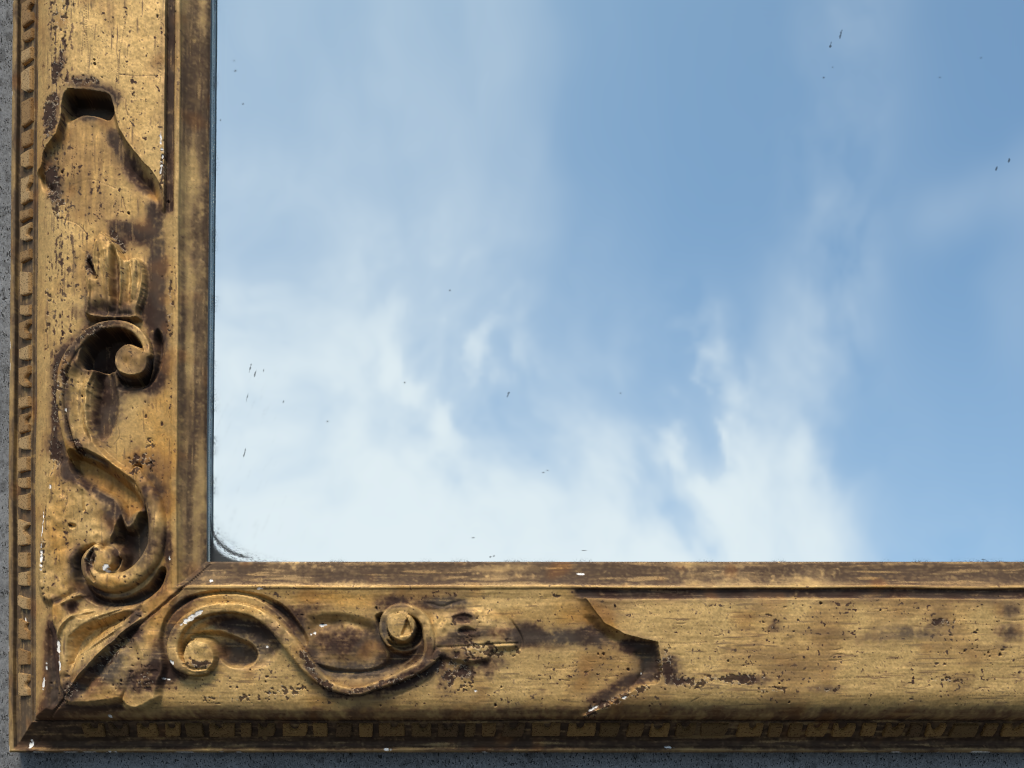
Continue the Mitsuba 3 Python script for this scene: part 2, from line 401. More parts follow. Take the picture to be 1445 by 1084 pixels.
# ------------------------------------------------------------------ left scroll
# ground cut back round it
hollow([(139, 520), (130, 545), (128, 580), (131, 605), (142, 622), (160, 610), (168, 575), (166, 545), (160, 525), (152, 515)], -21, 9, keep=True, tilt=(.2, 0))
hollow([(160, 548), (185, 552), (212, 545), (228, 520), (232, 480), (222, 462), (214, 480), (218, 505), (208, 530), (188, 538), (168, 530)], -19, 9, keep=True)
hollow([(66, 640), (72, 560), (78, 510), (98, 480), (120, 462), (128, 470), (100, 500), (88, 540), (84, 600), (96, 650), (84, 668)], -15, 8, keep=True)
# ribbon of the upper part with its raised left edge
raise_([(104, 492), (128, 486), (140, 520), (130, 545), (128, 590), (138, 622), (165, 650), (195, 668), (200, 690), (176, 676), (150, 657), (124, 642), (104, 634), (94, 605), (87, 574), (88, 545), (95, 512)], -5, 7, 3)
hollow([(100, 520), (118, 505), (136, 520), (127, 548), (126, 590), (134, 618), (128, 628), (112, 622), (102, 600), (95, 572), (95, 545)], -12, 14, 3, keep=True)
ridge([(139, 520, 1.8, 2.5), (129, 545, 2, 3.5), (127, 570, 2, 3), (128, 595, 2, 2), (134, 618, 2, 1)])
# upper curl: hollow behind, band over it, boss in the middle
hollow([(116, 520), (112, 505), (120, 486), (138, 472), (160, 465), (184, 469), (198, 480), (203, 494), (190, 492), (172, 494), (164, 506), (162, 522), (150, 524), (138, 524)], -36, 6, 3, tilt=(0, -.06))
hollow([(160, 510), (166, 528), (186, 536), (206, 528), (214, 508), (216, 520), (206, 540), (186, 545), (165, 538)], -26, 5, keep=True)
tube([(212, 503, 5, -1), (208, 488, 6, -1), (201, 476, 6.2, -.5), (188, 465, 6, 0), (167, 460, 6.2, 0), (146, 463, 6.5, -.5), (126, 473, 7, -1), (108, 490, 7.5, -2), (95, 514, 7.5, -1), (88, 545, 6.5, -1), (88, 575, 5.5, -1.5), (93, 605, 5.5, -2), (100, 632, 6.5, -3), (104, 650, 6, -7), (110, 668, 4, -11)], 1.0, 3)
raise_([(187, 486), (202, 489), (212, 499), (214, 514), (209, 528), (196, 535), (181, 535), (168, 528), (162, 514), (165, 499), (175, 489)], 1.5, 3.5, 3, dome=.6)
ridge([(186, 487, 1.4, -6), (194, 489, 1.8, -9), (201, 493, 1.8, -9), (205, 498, 1.2, -4)])
# the olive hollow of the lower half
raise_([(62, 690), (66, 668), (90, 650), (104, 668), (130, 694), (158, 712), (168, 732), (160, 760), (140, 772), (116, 776), (104, 800), (100, 838), (60, 850), (48, 800)], -9, 12, None, out=4)
hollow([(101, 634), (124, 642), (150, 656), (176, 675), (192, 690), (204, 711), (203, 722), (190, 724), (178, 744), (170, 728), (160, 706), (136, 694), (112, 681), (97, 664), (93, 646)], -25, 10, 3, tilt=(-.02, .10))
ridge([(112, 642, 2, 1.5), (150, 656, 2, 2), (176, 674, 2, 2), (195, 690, 2, 2)])
ridge([(193, 659, 4.5, -14), (194, 664, 3.5, -10), (193, 672, 1.4, -5)])
# lower curl
hollow([(180, 742), (194, 722), (206, 712), (212, 735), (211, 764), (201, 788), (186, 806), (168, 812), (164, 798), (167, 782), (158, 770), (152, 765), (158, 748), (164, 732), (170, 724)], -31, 12, 3, tilt=(.1, 0))
hollow([(102, 792), (108, 778), (122, 768), (136, 766), (128, 782), (120, 800), (124, 822), (140, 838), (170, 842), (205, 826), (225, 800), (236, 806), (222, 838), (190, 856), (150, 858), (118, 846), (102, 822)], -25, 9, keep=True)
tube([(192, 664, 7, -6), (198, 676, 9, -3), (207, 690, 11, -1), (217, 708, 12, 1), (222, 730, 12.5, 2), (223, 755, 12.5, 2), (218, 778, 12.5, 2), (206, 799, 12.5, 2), (188, 814, 13, 1), (168, 822, 14, 1), (148, 821, 14, 0), (132, 812, 12, 0), (124, 798, 9, -1), (127, 785, 8, -1), (138, 776, 8, -1)], .95, 3, pw=2.3)
raise_([(148, 770), (160, 774), (167, 786), (166, 800), (156, 812), (142, 814), (131, 806), (128, 792), (134, 778)], 0, 8, 3, dome=3)
ridge([(166, 788, 2.2, -9), (163, 800, 2, -8), (155, 806, 1.6, -4)])
ridge([(132, 778, 2, -6), (127, 790, 2, -7), (128, 806, 2, -5), (136, 820, 2, -4)])
ridge([(116, 692, 1, -1.5), (117, 712, 1.2, -3), (118, 720, 1.6, -4)])
ridge([(100, 742, 3, -7), (104, 742, 2.4, -5)])

# ------------------------------------------------------------------ corner leaf, split along the mitre
raise_([(68, 858), (74, 848), (92, 842), (116, 836), (120, 842), (106, 848), (104, 858), (118, 866), (140, 858), (170, 852), (196, 848), (222, 828), (244, 818), (258, 828), (250, 850), (240, 878), (232, 905), (238, 940), (230, 965), (226, 986), (212, 998), (192, 1006), (174, 1001), (166, 993), (130, 998), (92, 996), (82, 975), (78, 940), (79, 908), (70, 882)], -4, 9, 5, dome=2)
hollow([(92, 925), (98, 898), (120, 878), (150, 866), (186, 860), (198, 862), (178, 882), (150, 900), (122, 926), (104, 952), (94, 950)], -20, 16, 5, tilt=(.06, .1))
hollow([(104, 966), (128, 934), (160, 900), (192, 880), (206, 874), (196, 900), (170, 930), (142, 968), (124, 986), (108, 984)], -17, 20, 5)
ridge([(96, 978, 3, 4), (108, 962, 3, 5), (118, 950, 2.6, 9), (132, 934, 3, 6), (150, 916, 2.4, 9), (166, 902, 3, 6), (180, 890, 2.4, 8), (200, 874, 3, 3)])
ridge([(100, 900, 2, -1.5), (125, 888, 2, -2), (160, 880, 2, -2)])
ridge([(110, 925, 1.6, 1.5), (140, 905, 1.6, 2), (172, 884, 1.6, 1.5)])
ridge([(98, 938, 1.4, -1.5), (128, 918, 1.5, -2), (160, 896, 1.4, -1.5)])
ridge([(82, 900, 2.4, 5), (92, 880, 2.6, 5), (112, 866, 2.6, 4), (146, 860, 2.4, 3)])
ridge([(90, 993, 2.6, 4), (130, 996, 2.6, 4), (163, 989, 2.6, 4), (172, 998, 2.6, 4), (192, 1002, 2.8, 4), (212, 993, 2.6, 4), (224, 982, 2.4, 3)])
ridge([(168, 992, 2.2, -6), (178, 976, 3, -3), (188, 958, 4, -2)])
ridge([(196, 905, 7, 4), (206, 930, 8, 4), (204, 958, 8, 3)])
ridge([(112, 838, 2.2, 4), (100, 842, 2.4, 5), (90, 852, 2.2, 4)])
ridge([(140, 872, 1.2, -2), (170, 862, 1.2, -2), (200, 850, 1.2, -2)])
hollow([(96, 856), (104, 848), (112, 852), (110, 866), (100, 868)], -17, 7, 5)
ridge([(292, 795, 1.3, -1.6), (262, 826, 1.5, -3), (236, 850, 1.7, -4), (210, 872, 1.6, -4), (186, 893, 1.5, -3), (150, 926, 1.3, -2), (110, 963, 1.3, -2), (84, 990, 1.5, -3), (50, 1024, 1.3, -1.4), (20, 1056, 1.2, -.7)])
ridge([(197, 858, 5, -6), (200, 864, 4, -4)])
hollow([(58, 880), (66, 882), (74, 900), (76, 940), (80, 985), (74, 1000), (60, 1004), (56, 950)], -24, 9, keep=True)
hollow([(84, 1000), (130, 1001), (166, 996), (176, 1006), (196, 1010), (220, 1000), (226, 1010), (160, 1016), (90, 1014)], -26, 6, keep=True)

# ------------------------------------------------------------------ lower scroll
hollow([(232, 905), (238, 880), (252, 862), (280, 846), (322, 840), (360, 846), (390, 866), (412, 890), (430, 915), (436, 900), (418, 872), (396, 850), (360, 836), (310, 832), (262, 842), (236, 866), (226, 900), (234, 940), (250, 962), (280, 966), (300, 958), (280, 956), (250, 948), (238, 930)], -18, 7, keep=True)
hollow([(258, 902), (270, 886), (292, 873), (321, 866), (350, 866), (370, 878), (384, 895), (395, 915), (380, 940), (345, 948), (316, 940), (302, 920), (292, 906), (274, 902)], -17, 10, 3, tilt=(-.02, 0), keep=True)
hollow([(258, 903), (276, 890), (305, 888), (330, 896), (355, 908), (363, 925), (352, 940), (325, 942), (308, 930), (302, 915), (288, 904), (270, 902)], -31, 8, 3, tilt=(0, -.15), keep=True)
tube([(290, 946, 6, -3), (274, 947, 7, -2), (256, 940, 8, -1), (246, 924, 8.5, -1), (246, 905, 8.5, -1), (255, 886, 8, -1), (270, 872, 7.5, -.5), (292, 862, 7.5, 0), (320, 858, 7.5, 0), (348, 861, 7.5, 0), (370, 870, 8, -.5), (390, 886, 9.5, -1), (408, 906, 11, -1), (424, 926, 11, -2), (437, 943, 10, -3), (452, 958, 8, -4), (472, 970, 6.5, -5), (495, 976, 5.5, -5)], .8, 3)
raise_([(282, 901), (298, 906), (307, 919), (307, 935), (298, 948), (280, 952), (265, 946), (258, 931), (260, 914), (268, 904)], .5, 5, 3, dome=1.5)
ridge([(258, 922, 2.4, -8), (257, 912, 3, -9), (263, 904, 2.6, -7), (270, 902, 2, -4)])
ridge([(262, 938, 1.5, -3), (276, 945, 1.5, -3), (292, 944, 1.5, -2)])
# the wide dish between the curls
hollow([(428, 880), (436, 866), (470, 862), (512, 868), (535, 880), (546, 915), (570, 925), (594, 908), (604, 912), (606, 935), (580, 952), (545, 966), (505, 974), (478, 969), (456, 954), (442, 936), (432, 912)], -18, 18, 3, keep=True)
hollow([(444, 935), (480, 942), (520, 942), (545, 925), (532, 890), (528, 868), (545, 866), (548, 905), (570, 918), (590, 915), (575, 936), (540, 950), (490, 954), (455, 950)], -25, 9, 3, keep=True)
raise_([(440, 900), (452, 882), (485, 872), (515, 882), (530, 905), (520, 930), (490, 936), (455, 926)], -15, 18, 3, dome=2, out=4)
tube([(480, 974, 4.5, -7), (505, 976, 5.5, -5), (530, 968, 6, -4), (558, 958, 7, -3.5), (582, 947, 8, -3), (602, 935, 8, -4), (618, 922, 6, -6)], .9, 3)
tube([(590, 943, 5, -7), (602, 928, 7, -5), (606, 912, 8, -3), (604, 893, 8.5, -2), (598, 875, 8, -1), (584, 863, 7, 0), (566, 858, 7, 0), (550, 864, 6.5, -1), (542, 878, 6, -2), (542, 894, 6, -3), (550, 908, 5, -5)], .8, 3)
hollow([(578, 868), (590, 874), (598, 888), (596, 904), (584, 914), (566, 918), (550, 912), (546, 902), (560, 906), (576, 902), (584, 890), (584, 878)], -24, 6, 3, keep=True)
raise_([(566, 862), (580, 866), (589, 879), (587, 896), (572, 909), (553, 902), (544, 886), (549, 869)], 2.0, 4, 3, dome=1.2)
hollow([(576, 868), (581, 880), (585, 893), (576, 898), (564, 900), (570, 885)], -3.5, 3, 3, smooth=False)
ridge([(576, 872, 1, 4), (580, 884, 1, 5), (582, 894, 1, 3)])
hollow([(400, 990), (440, 984), (500, 987), (550, 980), (590, 964), (612, 948), (606, 962), (560, 985), (500, 996), (440, 997)], -19, 7, keep=True)

# ------------------------------------------------------------------ lower leaf spray
raise_([(606, 868), (640, 862), (665, 855), (700, 859), (714, 876), (730, 892), (734, 905), (730, 918), (700, 922), (690, 936), (655, 940), (620, 932), (606, 922)], -6, 9, 4, dome=3)
hollow([(640, 868), (652, 864), (666, 868), (667, 878), (652, 881), (640, 878)], -11, 5, 4)
hollow([(645, 888), (660, 883), (676, 892), (660, 896), (646, 896)], -11, 6, 4)
hollow([(618, 880), (650, 896), (690, 892), (715, 896), (720, 906), (690, 910), (640, 913), (620, 905)], -7, 8, 4, keep=True)
ridge([(618, 914, 2, -1.6), (660, 912, 1.8, -2.2), (700, 909, 1.6, -2), (730, 908, 1.5, -2)])

hollow([(640, 944), (650, 938), (664, 939), (672, 950), (664, 956), (645, 952)], -17, 7, keep=True)
hollow([(594, 850), (620, 860), (640, 856), (660, 846), (640, 846), (625, 852), (610, 848)], -12.5, 9, keep=True)
ridge([(718, 872, 2, -.6), (731, 890, 1.8, -2), (737, 905, 1.8, -2), (734, 916, 1.6, -.6)])

# the cutting is bold: hollows deep, scrolls standing well up
E_ = H - GROUND
H[:] = GROUND + np.where(E_ < 0, 1.5 * E_, np.where(PART >= 3, 1.18 * E_, E_))
# every surface the chisel made is a little uneven
chis = np.clip(ndi.gaussian_filter((np.abs(E_) > 1.5).astype(float), 2), 0, 1) * (T > 6.1)
H += chis * (.55 * nz(4, 4) + .35 * nz(2, 5) + .6 * nz(9, 9))

# ------------------------------------------------------------------ age: hand-carved unevenness, grain, scratches, chips and worm holes
fine, mid, big = nz(1.3, 1.3), nz(3.5, 3.5), nz(14, 14)
gr1, gr2, gr3 = grain(.8, 9), grain(1.4, 26), grain(3, 60)
open_ = np.where((T > 6) & (T < 13.95), 1.0, .45) * np.clip((T - .15) * 3, 0, 1)
H += open_ * (.16 * mid + .5 * big * np.clip((T - 6) * 2, 0, 1) + .05 * gr1 + .06 * gr2 + .1 * gr3 + .06 * fine)
PART[(T > 12.9) & (PART == 0)] = 1
PART[T > 13.0] = 1
PART[(T < 5.3)] = 2


def spots(shape, n, xr, yr, rr, seed, stretch=1.0):
    """scattered small marks as a mask"""
    r = np.random.default_rng(seed)
    m = np.zeros(SH, np.float32)
    for _ in range(n):
        x, y = r.uniform(*xr), r.uniform(*yr)
        rad = rr[0] + (rr[1] - rr[0]) * r.random() ** 3
        st = stretch ** r.uniform(-.2, 1)
        iy, ix = int(y - YT), int(x - XO)
        R = int(rad * max(st, 1) + 3)
        if iy < R or ix < R or iy >= SH[0] - R or ix >= SH[1] - R:
            continue
        w = (slice(iy - R, iy + R + 1), slice(ix - R, ix + R + 1))
        dx, dy = XX[w] - x, YY[w] - y
        if shape == 'h':
            dx, dy = dx / st, dy
        elif shape == 'v':
            dx, dy = dx, dy / st
        a = r.uniform(0, 6.28)
        e = np.hypot(dx, dy) * (1 + .12 * np.sin(3 * np.arctan2(dy, dx) + a) + .1 * np.sin(2 * np.arctan2(dy, dx) + 2 * a))
        m[w] = np.maximum(m[w], 1 - sstep(rad * .55, rad * 1.15, e))
    return m


pits = np.maximum(spots('v', 480, (50, 250), (-30, 1000), (.5, 2.2), 1, 2.2), spots('h', 600, (60, XR - 5), (838, 1000), (.5, 2.2), 2, 2.6))
holes = np.maximum(spots('o', 16, (62, 240), (0, 990), (1.4, 2.8), 3), spots('o', 20, (240, XR - 10), (845, 1000), (1.2, 2.4), 4))
clusterL = np.clip(nz(22, 40) * .8 + .3, 0, 1.4)
pits = pits * clusterL
H -= 1.1 * pits * (T > 6) + 3.0 * holes * (T > 6)

# long scratches and cracks
CR = np.zeros(SH)


def scratch(pts, r=.9, depth=1.2):
    a = np.array([(x, y, r, 1) for x, y in pts], float)
    w, d, _, _ = stroke(a, 6)
    k = np.exp(-(d / r) ** 2)
    CR[w] = np.maximum(CR[w], k)
    H[w] -= depth * k


for s in ([(181, 22), (175, 60), (170, 95), (165, 130)], [(171, 110), (195, 112), (224, 111)], [(125, 0), (124, 40), (127, 80), (127, 110)], [(121, 10), (122, 70)], [(138, 40), (136, 60)], [(95, 260), (125, 250), (160, 262)], [(85, 305), (105, 312), (118, 325)],
          [(1035, 948), (1100, 956), (1170, 958), (1240, 955)], [(860, 955), (900, 950)], [(1330, 880), (1345, 884)], [(716, 985), (718, 1002)], [(975, 990), (985, 985)], [(1170, 928), (1178, 924), (1190, 924)], [(1300, 983), (1370, 980), (1445, 979)], [(735, 908), (790, 909), (850, 910)], [(228, 20), (230, 60), (228, 120)]):
    scratch(s, .7, .7)
for k in range(70):
    if k % 2:
        x, y = rng.uniform(760, 1460), rng.uniform(850, 985)
        L = rng.uniform(10, 70)
        scratch([(x, y), (x + L / 2, y + rng.normal(0, 1.5)), (x + L, y + rng.normal(0, 2.5))], .6, .7)
    else:
        x, y = rng.uniform(64, 226), rng.uniform(-30, 700)
        L = rng.uniform(10, 60)
        scratch([(x, y), (x + rng.normal(0, 1.5), y + L / 2), (x + rng.normal(0, 2.5), y + L)], .6, .7)

# ------------------------------------------------------------------ wear: where the leaf is rubbed through, soiled or chipped, plus painted shade
SOIL_SHADE = np.zeros(SH)      # dark wash and lost leaf, plus shade painted into deep hollows and the underside
WARM = np.zeros(SH)      # orange bole showing through
GREY = np.zeros(SH)      # grey dust in the soiled parts
CHIP = np.zeros(SH)      # bare gesso


def stain(A, x, y, rx, ry, a=0.0, k=1.0):
    p = tp([(x, y)])[0]
    R = max(rx, ry) * 2.2
    w = window(np.array([p]), R)
    c, s = math.cos(math.radians(a)), math.sin(math.radians(a))
    dx, dy = XX[w] - p[0], YY[w] - p[1]
    A[w] += k * np.exp(-(((dx * c + dy * s) / rx) ** 2 + ((-dx * s + dy * c) / ry) ** 2) ** 1.3)


def streak(A, pts, r, k=1.0):
    a = np.array([(x, y, r, 1) for x, y in pts], float)
    w, d, _, _ = stroke(a, r * 3)
    A[w] = np.maximum(A[w], k * np.exp(-(d / r) ** 2))


for s in ((85, 95, 8, 22, 20, .6), (72, 165, 10, 26, 12, .9), (118, 118, 24, 8, 0, .6), (66, 235, 8, 22, 0, .8), (75, 265, 12, 22, 0, .6), (130, 142, 34, 14, 0, 2.2), (128, 158, 26, 10, 0, .8), (160, 195, 9, 22, -20, .8), (184, 235, 12, 24, -30, 1.0), (205, 262, 14, 12, 0, .7), (218, 305, 13, 22, 0, 1.0), (175, 318, 25, 7, 20, .8),  # the deep notch gets its shade painted in here
          (195, 330, 22, 14, 0, .9), (222, 380, 13, 48, 0, 1.1), (215, 440, 14, 30, 0, 1.0), (128, 372, 6, 18, -15, .9), (163, 332, 5, 22, -35, .8), (166, 400, 6, 35, 0, .6), (160, 442, 30, 12, 0, 1.0), (122, 430, 5, 26, 0, .8), (108, 435, 10, 10, 0, .3), (225, 470, 12, 40, 0, 1.0), (222, 530, 14, 30, 20, .9), (190, 542, 30, 8, -10, 1.1), (150, 540, 14, 30, 0, 1.1), (142, 590, 14, 32, 0, 1.1), (165, 575, 12, 34, 0, .3),
          (150, 488, 38, 24, 0, 2.4), (122, 508, 20, 14, 30, 1.4), (152, 512, 14, 22, 0, 1.5), (190, 541, 26, 9, -5, 1.4), (84, 505, 10, 26, 25, 1.1), (76, 555, 7, 40, 5, .9), (74, 600, 6, 25, 0, .8), (68, 625, 8, 12, 0, .9), (84, 640, 8, 30, -12, .9), (100, 672, 16, 8, 30, .9), (112, 630, 4, 12, -30, 1.2), (128, 470, 16, 8, -35, .8), (192, 640, 10, 16, 0, .3), (210, 655, 12, 14, 0, .3), (222, 690, 10, 24, -20, .6), (240, 690, 6, 60, 0, .2), (205, 715, 9, 10, 0, .9),  # shade painted into the upper curl, at the ribbon top and under the boss
          (185, 765, 24, 36, 20, 1.2), (188, 511, 22, 21, 0, -2.6), (567, 884, 19, 19, 0, -1.0), (284, 922, 20, 18, 0, -.7), (160, 735, 10, 24, -20, 1.1), (108, 800, 10, 26, 0, 1.2), (130, 838, 22, 12, 20, 1.1), (185, 846, 34, 9, -15, 1.2), (225, 822, 12, 18, 20, 1.0), (238, 775, 8, 26, 0, .9), (128, 795, 6, 20, 10, .9), (216, 780, 8, 30, 15, .35),
          (67, 900, 8, 30, 0, 1.0), (66, 965, 10, 60, 0, 1.1), (100, 856, 8, 9, 0, .9), (78, 846, 10, 6, 0, .7), (125, 950, 14, 36, 45, .6), (98, 978, 16, 14, 0, .8), (150, 948, 14, 46, 45, .8), (190, 895, 16, 12, 0, .9), (200, 960, 34, 20, -10, .7), (225, 925, 8, 26, 0, .8), (160, 905, 14, 6, -40, .6), (190, 870, 14, 9, -30, .7), (245, 880, 9, 26, 20, 1.2), (232, 945, 16, 18, 0, .9), (60, 1005, 14, 20, 45, 1.2),
          (262, 850, 22, 10, -20, .8), (340, 885, 46, 12, 15, 1.1), (330, 920, 32, 18, 10, 1.0), (375, 905, 20, 20, 0, .6), (395, 862, 20, 10, 30, .8), (418, 880, 14, 16, 0, .9), (440, 858, 30, 8, 0, .35), (285, 938, 16, 5, 0, .8), (255, 952, 20, 8, 30, .6), (440, 930, 8, 22, -30, .8), (485, 905, 46, 24, 0, .62), (500, 946, 60, 11, 0, .9), (540, 890, 12, 22, 0, 1.1), (565, 925, 36, 12, -15, 1.0), (575, 960, 50, 8, -25, 1.2), (610, 928, 14, 12, 0, 1.0), (555, 850, 26, 10, 0, .8), (588, 893, 10, 22, 0, .9),
          (625, 852, 34, 8, 0, 1.1), (655, 872, 14, 8, 0, 1.0), (660, 893, 24, 7, 0, .9), (640, 905, 28, 8, 0, .7), (700, 895, 20, 8, 0, .5), (740, 895, 24, 16, 0, .9), (790, 900, 50, 12, 0, .85), (657, 947, 16, 9, 0, 1.0), (690, 935, 24, 8, 0, .6), (640, 925, 30, 8, 0, .4), (625, 955, 16, 22, 0, .45), (690, 950, 8, 10, 0, .4), (840, 895, 20, 14, 20, .9), (895, 912, 24, 12, 10, 1.1), (918, 935, 12, 24, 0, 1.3), (890, 962, 26, 9, -20, 1.0), (945, 945, 14, 20, 0, .8), (850, 985, 24, 10, -30, .8), (960, 962, 16, 5, 0, .8),
          (1090, 885, 10, 10, 0, .6), (1060, 960, 30, 6, 0, .6), (1290, 892, 50, 12, 0, .45), (1230, 903, 40, 12, 0, .25), (1420, 895, 22, 14, 0, .55), (1325, 878, 14, 4, 0, .7), (1160, 972, 30, 5, 0, .5), (1420, 862, 16, 10, 0, .5), (1060, 862, 30, 5, 0, .2)):
    stain(SOIL_SHADE, *s)
for pts, r in (([(98, 490), (90, 520), (95, 545), (97, 600), (108, 632), (124, 641), (150, 655)], 3), ([(92, 650), (110, 676), (135, 694), (158, 708), (168, 724), (178, 742)], 5), ([(466, 980), (510, 976), (552, 963), (600, 940)], 5), ([(434, 935), (448, 960), (470, 978)], 4), ([(70, 880), (75, 920), (78, 985)], 6), ([(85, 998), (130, 1002), (166, 996)], 4),
               ([(88, 990), (50, 1024), (18, 1060)], 5), ([(290, 798), (240, 846), (190, 892)], 3), ([(206, 690), (213, 735), (210, 768), (196, 795)], 4), ([(163, 505), (168, 530), (187, 538), (207, 530), (214, 510)], 4)):
    streak(SOIL_SHADE, pts, r, 1.05)
for s in ((150, 350, 40, 30, 0, .3), (225, 400, 25, 80, 0, .5), (235, 600, 16, 90, 0, 1.0), (205, 620, 40, 60, 0, .8), (85, 760, 22, 80, 0, .6), (238, 720, 12, 60, 0, .8), (240, 800, 22, 34, 0, 1.0), (230, 850, 22, 24, 0, 1.0), (220, 880, 22, 30, 30, 1.0), (140, 890, 44, 14, -35, 1.2), (80, 870, 14, 18, 0, 1.0), (75, 620, 14, 30, 0, .3), (80, 740, 14, 60, 0, .5), (140, 670, 50, 16, 35, 1.2), (185, 710, 16, 16, 0, 1.2), (150, 800, 16, 16, 0, .7), (150, 825, 40, 10, 0, 1.0),
          (100, 640, 8, 16, 0, 1.0), (300, 845, 40, 14, 0, .8), (260, 868, 14, 24, 40, 1.0), (490, 845, 90, 13, 0, 1.0), (350, 862, 26, 6, 0, .7), (790, 870, 50, 18, 0, .8), (850, 880, 30, 10, 40, 1.5), (700, 868, 26, 8, 0, .7), (1060, 880, 40, 20, 0, .3), (60, 960, 8, 60, 0, .6), (190, 180, 30, 60, 0, .15), (215, 270, 10, 40, -35, .9), (150, 985, 60, 14, 0, .5), (420, 990, 60, 8, 0, .5)):
    stain(WARM, *s)
for s in ((110, 425, 13, 13, 0, .8), (130, 150, 24, 14, 0, .8), (160, 570, 20, 50, 0, .3), (196, 760, 14, 40, 0, 1.0), (108, 800, 10, 26, 0, .8), (150, 948, 16, 46, 45, 1.0), (245, 870, 9, 26, 20, .9), (340, 915, 36, 20, 10, 1.1), (500, 946, 70, 11, 0, 1.1), (545, 890, 16, 26, 0, .9), (630, 850, 34, 8, 0, 1.0), (780, 900, 60, 12, 0, .8), (915, 935, 20, 24, 0, .8), (1290, 892, 60, 14, 0, .5), (66, 965, 10, 60, 0, .6), (280, 800, 30, 20, 0, .9), (185, 846, 34, 9, -15, .8), (655, 893, 24, 9, 0, .6), (225, 380, 16, 60, 0, .5), (118, 640, 40, 14, 25, .5), (105, 575, 14, 60, 0, .35)):
    stain(GREY, *s)
for s in ((79, 912, 2.6, 9, 0, 1), (82, 928, 2.2, 9, 0, .9), (86, 940, 1.6, 8, 0, .8), (272, 873, 3.4, 18, 57, 1.4), (454, 882, 7, 2.6, -5, 1), (441, 894, 5, 2.6, -20, .8), (297, 819, 3, 2, 0, 1), (367, 831, 5, 1.5, 0, .8), (153, 802, 4.5, 5.5, 0, 1.2), (234, 958, 6, 2, 0, .9), (147, 1011, 2.5, 2.5, 0, 1), (55, 965, 2, 9, 10, 1), (135, 1064, 8, 2.5, 0, 1), (820, 809, 6, 1.8, 0, 1), (906, 950, 2, 2, 0, 1), (954, 1057, 9, 2.2, 0, .7), (541, 1060, 7, 2.4, 0, .9),
          (12, 876, 1.6, 12, 0, 1), (14, 515, 1.8, 7, 0, 1.1), (230, 226, 2.2, 24, 3, .8), (229, 200, 1.4, 14, 0, .6), (57, 735, 3, 30, 0, .6), (57, 790, 2.6, 22, 0, .6), (69, 688, 5, 5, 0, .6), (246, 935, 3, 5, -40, .9), (16, 1052, 3.5, 7, 20, 1), (22, 1066, 5, 2.5, 0, 1), (80, 1067, 6, 1.8, 0, .8), (110, 1067, 4, 1.5, 0, .8), (36, 1068, 4, 1.6, 0, .8), (95, 580, 1.6, 4, 0, .9), (60, 940, 1.6, 7, 0, .7), (375, 912, 2.5, 1.8, 0, .9), (104, 92, 2, 5, 20, .3), (880, 985, 8, 1.6, -25, .6), (838, 1000, 8, 2, -30, .7), (200, 806, 3, 3, 0, .6), (240, 788, 1.6, 4, 0, .8), (670, 975, 6, 2, 0, .5), (378, 978, 4, 6, 0, .4), (86, 545, 1.6, 14, 0, .35), (94, 520, 2, 12, 15, .35)):
    stain(CHIP, *s)

ns = {k: nz(k, k) for k in (1.0, 2.0, 4.0, 9.0, 24.0)}
mott = .30 * ns[2.0] + .32 * ns[4.0] + .26 * ns[9.0] + .2 * ns[1.0]
streaky = .55 * grain(1.0, 12) + .45 * grain(2.0, 34)
raisedbed = np.clip((T - 6.0) * 3, 0, 1)

flat = sstep(6.6, 7.2, T) * (1 - sstep(7.9, 8.1, T)) * KP
soil_shade = SOIL_SHADE.copy()
cove = sstep(12.9, 13.1, T)
chan = sstep(7.98, 8.25, T) * (1 - sstep(10.2, 10.9, T)) * KP
soil_shade += cove * (np.where(STILE, .60, .80) + .2 * ns[24.0] + .22 * grain(2, 50)) + chan * (.85 + .25 * grain(1.2, 20))
outer = 1 - sstep(5.3, 6.0, T)
soil_shade += outer * (.95 + .15 * ns[9.0]) - .7 * (1 - sstep(.55, 1.0, T)) + .35 * sstep(1.2, 1.8, T) * (1 - sstep(2.8, 3.4, T))
soil_shade += (1 - flat) * raisedbed * .05
# flaking on the shoulder of the left member
flake = np.where(STILE, np.exp(-((XX - 78) / 22.0) ** 2) * (1 - .6 * sstep(600, 720, YY)), np.exp(-((YY - 958) / 10.0) ** 2) * .35) * raisedbed
mott = .34 * ns[1.0] + .36 * ns[2.0] + .26 * ns[4.0] + .2 * ns[9.0]
soil_shade = soil_shade * 1.2
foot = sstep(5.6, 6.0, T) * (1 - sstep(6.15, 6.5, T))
soil_shade += foot * np.where(STILE, .12, .5) * (1 + .15 * ns[9.0])  # underside shade painted on the bottom torus foot, only faintly on the left
soft = ndi.gaussian_filter(np.clip(soil_shade, -.3, 1.6), 2.5)
clean = 1 - np.clip(ndi.gaussian_filter(np.clip(-SOIL_SHADE, 0, 1), 1.5), 0, 1)
wide_ = ndi.gaussian_filter(np.clip(soil_shade, 0, 1.4), 9.0)
film = np.clip(.0 + .08 * ns[9.0] + .10 * ns[24.0] + .06 * streaky, 0, .5) * raisedbed     # thin old varnish and dust
soil_shade_mask = sstep(-.02, 1.05, soft * (1 + .22 * mott + .14 * streaky) + .10 * mott * sstep(.05, .3, soft))
soil_shade_mask = np.maximum(soil_shade_mask, .5 * sstep(.05, .95, wide_ * (1 + .3 * mott)))
soil_shade_mask = soil_shade_mask * (.25 + .75 * clean)
soil_shade_mask = np.clip(soil_shade_mask + film * (1 - soil_shade_mask), 0, 1)
